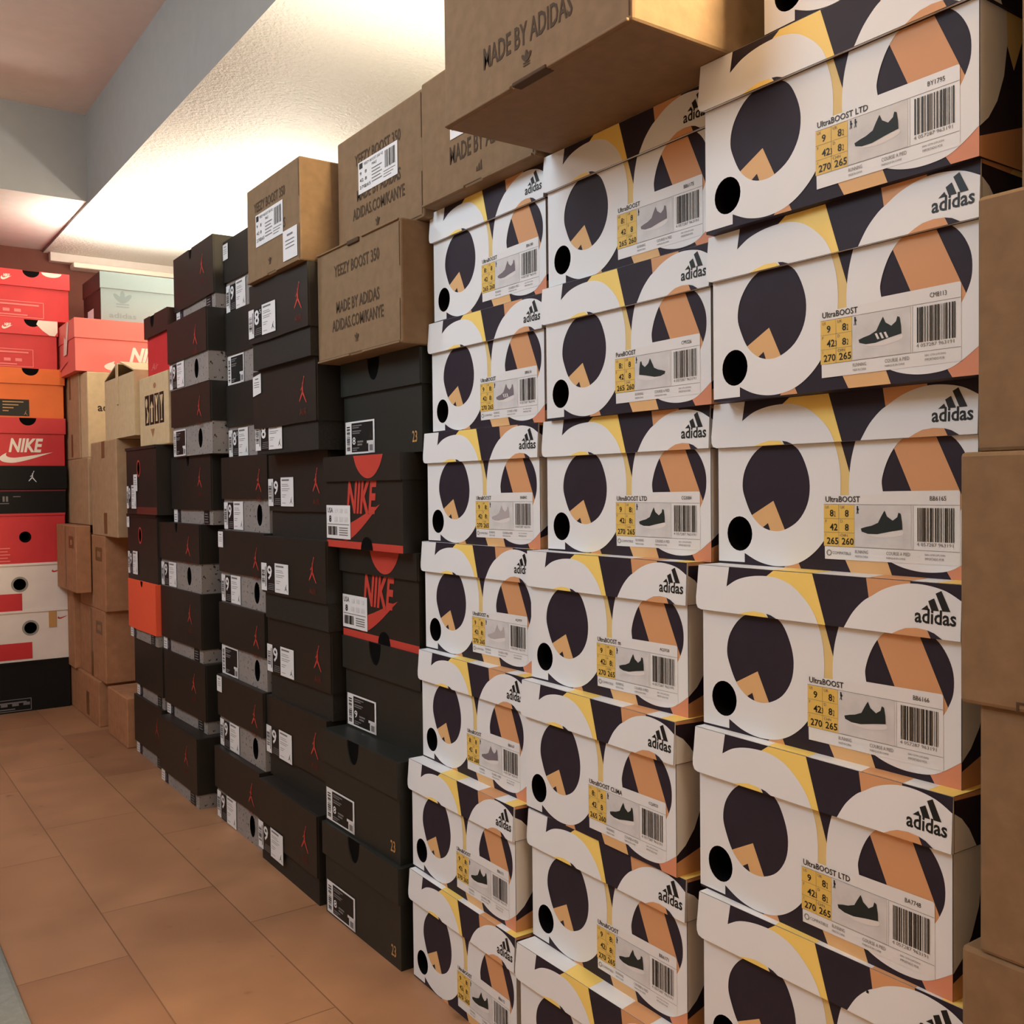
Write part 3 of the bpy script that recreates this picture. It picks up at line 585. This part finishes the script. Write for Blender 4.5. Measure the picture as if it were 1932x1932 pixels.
def lettered(title=True, made=True, site=True, logo='t', o=0.0, s=1.0, lab=None):
    def f(p, W, D_, H):
        slits(p, W, D_, H); c = 'kraft_print'
        if title: p.text('YEEZY BOOST 350', .055*s+o, .108*s, .0155*s, c, .0004, .128*s, bold=.018)
        if made: p.text('MADE BY ADIDAS', .06*s+o, .06*s, .0155*s, c, .0004, .122*s, bold=.018)
        if site: p.text('ADIDAS.COM/KANYE', .047*s+o, .037*s, .0155*s, c, .0004, .145*s, bold=.018)
        if logo == 't': trefoil(p, .119*s+o, .02*s, .0125*s, c)
        elif logo == 'b':
            for k in range(3): p.poly([(.115+.004*k, .012), (.1185+.004*k, .012), (.1175+.004*k, .018+.0025*k), (.1155+.004*k, .016+.0025*k)], c, .0004)
    return f
def ship_label(t, W, u0, u1, v0, v1):
    m = MB(); w, h = u1-u0, v1-v0; m.fr = lambda u, v, o: (u0+u*w-W/2, -.0008-o, v0+v*h)
    m.rect(0, 1, 0, 1, 'label_white', 0); m.text('YEEZY BOOST 350 V2', .15, .84, .08, 'ink', .0003, .5); m.rect(.03, .12, .78, .95, 'ink', .0003)
    barcode(m, .7, .95, .38, .9, .0003, 18, 5)
    for k, (a, b) in enumerate((('9', '8'), ('42', '8'), ('270', '265'))):
        m.text(a, .04, .58-.22*k, .1, 'ink', .0003, .05*len(a)); m.text(b, .18, .58-.22*k, .1, 'ink', .0003, .05*len(b))
    m.text('MALE', .37, .7, .08, 'ink', .0003, .12)
    for k in range(5): m.rect(.36, .62-.04*(k % 2), .58-.1*k, .61-.1*k, 'print_grey', .0003)
    for k in range(3): m.rect(.66, .95-.05*k, .28-.08*k, .3-.08*k, 'print_grey', .0003)
    return m.build('label', t)
t = carton(.2, .33, .141, 'leftmost brown lettered carton, white tag at its lower right', GK, deco=lettered(site=False, o=-.02, s=.93)); edge_part(t, .2, .141)
ship_label(t, .2, .038, .142, .049, .096); tag_part(t, .142-.1, .008, .05, .042, .0006); put(t, .541, 1.456, .896, .2)
t = carton(.236, .33, .147, 'brown lettered carton protruding below, no label, between dark boxes and patterned boxes', GK, deco=lettered()); edge_part(t, .236, .147); edge_part(t, .236, .147, top=True)
m = MB(); m.quadbox(-.02, .012, -.0028, .001, .141, .1468, 'kraft_edge'); m.build('tuck_tab', t, .001); put(t, .564, 1.255, .756, .236)
t = carton(.23, .33, .15, 'brown lettered carton with white barcode label, above the protruding label-less carton', GK, deco=lettered(o=.0, s=.97))
ship_label(t, .23, .064, .17, .066, .107); put(t, .587, 1.234, .903, .23)
t = carton(.22, .33, .143, 'brown carton lying on top of the farthest patterned stack, partly behind overhanging carton', GK, deco=lettered(False, False, False, 'b'))
p = MB(); p.fr = lambda u, v, o: (u-.11, -o, v); p.text('MADE BY ADIDAS', .062, .033, .02, 'kraft_print', .0004, .13, bold=.018); p.build('lettering', t)
ship_label(t, .22, .064, .16, .06, .125); edge_part(t, .22, .143); put(t, .582, .998, .91, .22)
t = carton(.252, .33, .17, 'large brown carton overhanging at top centre, its underside visible', GK, deco=lettered(True, False, False, None))
p = MB(); p.fr = lambda u, v, o: (u-.126, -o, v); p.text('MADE BY ADIDAS', .065, .03, .0185, 'kraft_print', .0004, .121, bold=.018); trefoil(p, .127, .0165, .014, 'kraft_print'); p.build('lettering', t)
m = MB(); m.quadbox(-.015, .03, -.004, .006, -.0005, .003, 'kraft_edge'); m.build('tuck_tab', t, .001); edge_part(t, .252, .17); put(t, .473, .769, .9105, .252)
# cartons at the right frame edge
def plain_front(p, W, D_, H):
    p.rect(.035, W, .0045, .006, 'kraft_edge', .0003); p.rect(.0335, .035, 0, .006, 'kraft_edge', .0003)
for X, Yf, z0, z1, lb in ((.551, .319, 0, .155, 'plain carton at the bottom right corner, below the frame edge'), (.551, .32, .155, .308, 'plain carton at lower right edge, slightly forward, top edge lit'),
 (.551, .309, .308, .4545, 'plain carton at right edge, second from below, set back behind its neighbours'), (.546, .318, .4545, .6015, 'plain carton mid right edge, overlapping the fourth patterned box'),
 (.552, .311, .6015, .749, 'plain carton at right edge with shadowed gap under it, upper of two largest'), (.56, .29, .749, .9, 'plain carton sliver at the top right frame edge')):
    t = carton(.3, .35, z1-z0, lb, GS, deco=plain_front); put(t, X, Yf, z0, .3)
# cartons in the far corner
def tapes(*rs): return list(rs)
def far_carton(X, Yf, Yn, z0, z1, label, mt='kraft_brown', deco=None, D_=.32):
    W, H = Yf-Yn, z1-z0; tp = deco if isinstance(deco, list) else []
    t = carton(W, D_, H, label, GP, mt, None if tp else deco)
    for u, v, w_, h_ in tp:
        p = MB(); p.quadbox(W*u-W/2, W*u+w_-W/2, -.0006, .001, H*v, H*v+h_, 'tape'); p.build('tape_strip', t)
    put(t, X, Yf, z0, W); return t
def stamp(p, W, D_, H):
    p.poly([(W*.66, H*.66), (W*.9, H*.66), (W*.9, H*.84), (W*.66, H*.84)], 'tape', .0004, [[(W*.72, H*.71), (W*.84, H*.71), (W*.84, H*.79), (W*.72, H*.79)]])
    p.rect(W*.46, W*.5, H*.05, H*.98, 'kraft', .0003)
far_carton(.555, 2.91, 2.572, 0, .1145, 'low plain carton on the floor touching the black box at left', deco=tapes((.6, .1, .03, .06)))
far_carton(.56, 2.5, 2.318, 0, .1145, 'lowest plain carton on the floor next to the darkest stack')
far_carton(.562, 2.8, 2.521, .1145, .292, 'plain carton second from floor, printed stamp at upper corner', deco=lambda p, W, D_, H: (stamp(p, W, D_, H), p.rect(W*.45, W*.53, .0, H*.38, 'tape', .0004)))
far_carton(.562, 2.79, 2.508, .292, .4775, 'plain carton in mid corner stack with stamp and pale tape strip', deco=stamp)
far_carton(.547, 2.882, 2.803, .1145, .33, 'narrow plain carton beside the two white shoe boxes')
t = far_carton(.523, 2.88, 2.64, .33, .5, 'small plain carton jutting left over the white shoe boxes', deco=stamp, D_=.0365)
far_carton(.562, 2.632, 2.378, .4775, .708, 'tall plain carton left of the red-holed black boxes, tape at both ends', 'kraft_tan', tapes((.45, .82, .03, .04), (.5, .03, .03, .05)))
far_carton(.56, 2.96, 2.66, .5, .673, 'plain carton right of the black shoe box in the red stack', 'kraft_tan')
far_carton(.56, 2.95, 2.748, .673, .897, 'plain carton under the pink-red shoe box, two tape marks', 'kraft_tan', tapes((.42, .72, .02, .06), (.5, .03, .02, .06)))
t = carton(.28, .08, .219, 'pale carton with printed logo, lit from above, under the pink-red shoe box', GP, 'kraft_pale'); put_y(t, .563, 2.662, .673, .28)
p = MB(); p.fr = lambda u, v, o: (u-.14, -o, v); p.text('adidas', .024, .118, .021, 'kraft_print', .0004, .07, bold=.02); p.build('front_print', t)
p = MB(); p.fr = lambda u, v, o: (u-.14, -o, v); bars_logo(p, 'kraft_print', .0004, -.155, .03, 1.0); p.build('logo', t)
def open_carton():
    W, D_, H = .268, .3, .14; t = thing('carton', 'open pale carton with raised top flaps, below the pink-red shoe box', 'carton', GP); m = MB()
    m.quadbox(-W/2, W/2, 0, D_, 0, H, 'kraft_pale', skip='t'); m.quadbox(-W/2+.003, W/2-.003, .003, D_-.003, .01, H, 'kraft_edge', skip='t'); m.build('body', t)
    for sgn in (-1, 1):
        m = MB(); k = m.mi('kraft_pale'); th = .003
        P = [(sgn*W/2, 0, H), (sgn*W/2, D_, H), (sgn*.015, D_, H+.03), (sgn*.015, 0, H+.03)]
        m.v = P+[(x, y, z+th) for x, y, z in P]; m.f = [(0, 1, 2, 3), (7, 6, 5, 4), (0, 4, 5, 1), (1, 5, 6, 2), (2, 6, 7, 3), (3, 7, 4, 0)]; m.m = [k]*6; m.build('flap', t)
    m = MB(); m.quadbox(-.016, .0, -.003, -.0003, H*.55, H+.028, 'kraft_pale'); m.build('hanging_strip', t)
    put(t, .566, 2.49, .708, W)
open_carton()
def pict(p, W, D_, H):
    for k in range(4):
        u = .045+.036*k; p.rect(u, u+.031, .045, .108, 'ink', .0004); c = u+.0155; q = 'kraft_pale'
        if k == 3: p.poly([(c-.011, .102), (c+.011, .102), (c+.003, .08), (c+.002, .055), (c+.008, .05), (c-.008, .05), (c-.002, .055), (c-.003, .08)], q, .0006)
        elif k == 2: p.poly([(c-.012, .104), (c-.004, .104), (c, .094), (c+.004, .104), (c+.012, .104), (c+.003, .08), (c+.007, .05), (c-.007, .05), (c-.003, .08)], q, .0006)
        elif k == 1: p.poly([(c-.013, .08), (c, .094), (c+.013, .08), (c+.006, .08), (c+.006, .05), (c-.006, .05), (c-.006, .08)], q, .0006)
        else: p.poly(ell(c-.003, .092, .008, .01, 14), q, .0006); p.poly([(c-.004, .084), (c+.012, .07), (c+.008, .05), (c-.006, .05), (c+.002, .068)], q, .0006)
    p.poly(ell(.12, .125, .01, .006, 12), 'kraft_brown', .0003); p.poly([(.085, .036), (.115, .036), (.1, .018)], 'kraft_brown', .0003)
t = carton(.212, .3, .1484, 'carton with four black pictogram panels, beside the reddish-lit box lids', GP, 'kraft_pale', pict); put(t, .575, 2.216, .68, .212)
red_brown()
# ---------------------------------------------------------------- red, orange, black and white shoe boxes on the far side
GQ = 'shoe boxes stacked against the far wall'; QY, QW, QD = 2.886, .235, .33
QZ = [0, .135, .271, .397, .53, .657, .785, .917, 1.047, 1.176]
def q_box(k, xr, lid_m, body_m, lh, label, deco_lid=None, deco_body=None, notch=None, hole=None, ov=.003):
    t = thing('shoe_box', label, 'shoe box', GQ); H = QZ[k+1]-QZ[k]; x0 = xr-QW; ux = lambda X: X-x0-QW/2
    card_box(t, QW, QD, H, lh, body_m, lid_m, ov=ov, notch=(ux(notch[0]), notch[1], notch[2]) if notch else None, hole=(ux(hole[0]), hole[1], hole[2], hole[2]) if hole else None,
             deco_lid=(lambda m: deco_lid(m, ux, H)) if deco_lid else None, deco_body=(lambda m: deco_body(m, ux, H)) if deco_body else None)
    put_y(t, x0, QY, QZ[k], QW); return t, ux, H
def outline_label(t, ux, xa, xb, v0, v1, col, fill=None, txt=True):
    m = MB(); m.fr = lambda u, v, o: (u, -.0008-o, v); a, b = ux(xa), ux(xb); e = .0018
    m.poly([(a, v0), (b, v0), (b, v1), (a, v1)], col, .0, [[(a+e, v0+e), (b-e, v0+e), (b-e, v1-e), (a+e, v1-e)]])
    if fill: m.rect(a+e, b-e, v0+e, v1-e, fill, 0)
    if txt:
        m.rect(a+.01, b-.012, v1-.011, v1-.007, col, .0003)
        for k in range(4): m.rect(a+.012+.027*k, a+.028+.027*k, v0+.014, v0+.022, col, .0003)
        m.rect(a+.01, b-.04, v0+.005, v0+.008, col, .0003)
    return m.build('label', t)
hm = 'grey_white'
def eyelet(X, v, r, col): return lambda m, ux, H: m.poly(ell(ux(X), v, r*1.35, r*1.35, 24), col, .0004, [ell(ux(X), v, r, r, 20)])
t, ux, H = q_box(0, .55, 'black_matte', 'black_matte', .006, 'black shoe box with outlined label, on the floor under the white boxes', ov=.0008); outline_label(t, ux, .34, .453, .004, .036, 'print_grey')
def white_front(hx, hv, sx):
    def f(m, ux, H):
        eyelet(hx, hv, .0155, 'steel')(m, ux, H); swoosh(m, ux(sx), H*.78, .026, .012, 'red_print', .0005)
    return f
t, ux, H = q_box(1, .551, hm, hm, .006, 'lower white shoe box with round hole and red label', deco_body=white_front(.455, .088, .522), hole=(.455, .088, .0155), ov=.0008); outline_label(t, ux, .34, .458, .006, .05, 'red_card', 'red_card', False)
m = MB(); m.quadbox(ux(.5), ux(.519), -.002, .001, H-.05, H-.004, 'gold'); m.build('tape_strip', t)
t, ux, H = q_box(2, .552, hm, hm, .006, 'upper white shoe box with round hole and red label, partly behind a carton', deco_body=white_front(.431, .07, .51), hole=(.431, .07, .0155), ov=.0008); outline_label(t, ux, .34, .436, .0, .046, 'red_card', 'red_card', False)
def six(m, ux, H):
    eyelet(.447, .07, .011, 'hollow')(m, ux, H)
    for k in range(5): m.rect(ux(.37), ux(.41-.006*(k % 2)), .04-.0085*k, .0425-.0085*k, 'pale_red', .0005)
q_box(3, .546, 'red_card', 'red_card', .006, 'red shoe box with single round hole, below the black box with white figure', deco_body=six, hole=(.447, .07, .011), ov=.0008)
def five(m, ux, H): jumper(m, ux(.467), H-.029, .03, 'label_white', .0006)
def five_b(m, ux, H):
    m.rect(ux(.36), ux(.55), H-.068, H-.064, 'crimson_line', .0005)
    for k in range(2): m.rect(ux(.395)+.008*k, ux(.4)+.008*k, .032, .046, 'print_grey', .0005)
    m.rect(ux(.388), ux(.41), .026, .028, 'print_grey', .0005); m.rect(ux(.42), ux(.438), .044, .046, 'print_grey', .0005)
q_box(4, .549, 'black_matte', 'black_matte', .062, 'black shoe box with white leaping figure on lid, in the red stack', five, five_b)
def four_b(m, ux, H):
    m.text('NIKE', ux(.412), .036, .037, 'ivory', .0005, .084, bold=.035, shear=.25); swoosh(m, ux(.39), .008, .13, .04, 'ivory', .0004)
q_box(5, .549, 'red_card', 'red_card', .042, 'red shoe box with large white lettering, above the black box', None, four_b, notch=(.459, .021, .021))
t, ux, H = q_box(6, .549, 'orange_card', 'orange_card', .042, 'orange shoe box with dark label in the red stack', None, None, notch=(.468, .021, .02)); outline_label(t, ux, .34, .464, .004, .048, 'ink', 'ink', False)
m = MB(); m.fr = lambda u, v, o: (u, -.0014-o, v)
for k in range(4): m.rect(ux(.4), ux(.45-.012*k), .04-.008*k, .0425-.008*k, 'gold', 0)
jumper(m, ux(.455), .013, .014, 'gold', 0); m.build('label_print', t)
def lid_logo(big):
    def f(m, ux, H):
        if big: m.poly([(ux(.49), H-.001), (ux(.485), H-.012), (ux(.5), H-.028), (ux(.517), H-.04), (ux(.53), H-.041), (ux(.537), H-.03), (ux(.537), H-.001)], 'ivory', .0005)
        else: m.poly([(ux(.5), H-.001)]+[(ux(.525)-.025*math.cos(a), H-.001-.012*math.sin(a)) for a in [math.pi*i/10 for i in range(1, 10)]]+[(ux(.55), H-.001)], 'ivory', .0005)
        swoosh(m, ux(.402), H-.03, .026, .016, 'ivory', .0005); m.text('NIKE', ux(.408), H-.022, .008, 'ivory', .0006, .016, bold=.05, shear=.25)
    return f
t, ux, H = q_box(7, .535, 'red_lid', 'red_card', .041, 'red shoe box second from top of the far stack, white patch on lid corner', lid_logo(True), None, notch=(.476, .021, .02)); outline_label(t, ux, .34, .477, .003, .05, 'pale_red')
t, ux, H = q_box(8, .567, 'red_lid', 'red_card', .043, 'topmost red shoe box of the far stack, under the beam', lid_logo(False), None, notch=(.475, .021, .018)); outline_label(t, ux, .34, .505, .004, .047, 'pale_red')
def pink_box():
    W, H = .33, .135; t = thing('shoe_box', 'pink-red shoe box turned sideways on the far cartons, white logo at right', 'shoe box', None)
    def db(m):
        m.text('NIKE', -.032, .03, .038, 'ivory', .0005, .1, bold=.05, shear=.3); swoosh(m, -.095, .003, .2, .04, 'ivory', .0004)
    card_box(t, W, .23, H, .05, 'coral', 'coral', deco_body=db)
    m = MB(); m.fr = lambda u, v, o: (-W/2-.003-o, .23-u, v); m.poly([(.1, .05), (.14, .05), (.17, .13), (.15, .134), (.13, .09), (.11, .1)], 'ivory', .0); m.poly([(.02, .01), (.14, .03), (.14, .034), (.02, .02)], 'pale_red', 0); m.build('torn_flap', t)
    put_y(t, .544, 2.7, .897, W)
pink_box()
def ice_box():
    W, H = .32, .136; t = thing('shoe_box', 'pale blue-white shoe box with embossed logo, on top of the pink-red box', 'shoe box', None)
    def db(m):
        trefoil(m, .0-.105, .058, .05, 'ice_shade', .0004); m.text('adidas', -.14, .016, .014, 'ice_shade', .0004, .07, bold=.02)
        on_left(m, -W/2, .2); m.rect(.0, .2, 0, .09, 'dark_brown_card', .0004); m.poly([(.05, .0), (.12, .0), (.12, .05), (.05, .05)], 'label_white', .0008); jumper(m, .085, .013, .02, 'ink', .001)
    card_box(t, W, .2, H, .043, 'ice', 'ice', deco_body=db)
    m = MB(); on_left(m, -W/2-.0022, .2); m.rect(0, .2, H-.045, H-.001, 'dark_brown_card', .0006); m.build('side_panel', t)
    put_y(t, .62, 2.75, 1.032, W)
ice_box()
# ---------------------------------------------------------------- floor mat at the lower left corner
mat('mat_grey', (128, 130, 126), .85, .2, .1, .3, 120); mat('mat_edge', (70, 70, 68), .8)
m = MB(); m.quadbox(-.5, .176, .45, 1.47, .0, .012, 'mat_grey'); mo = m.build('floor_mat', None, .006); mo['label'] = 'grey floor mat corner at the lower left frame edge'; mo['category'] = 'mat'
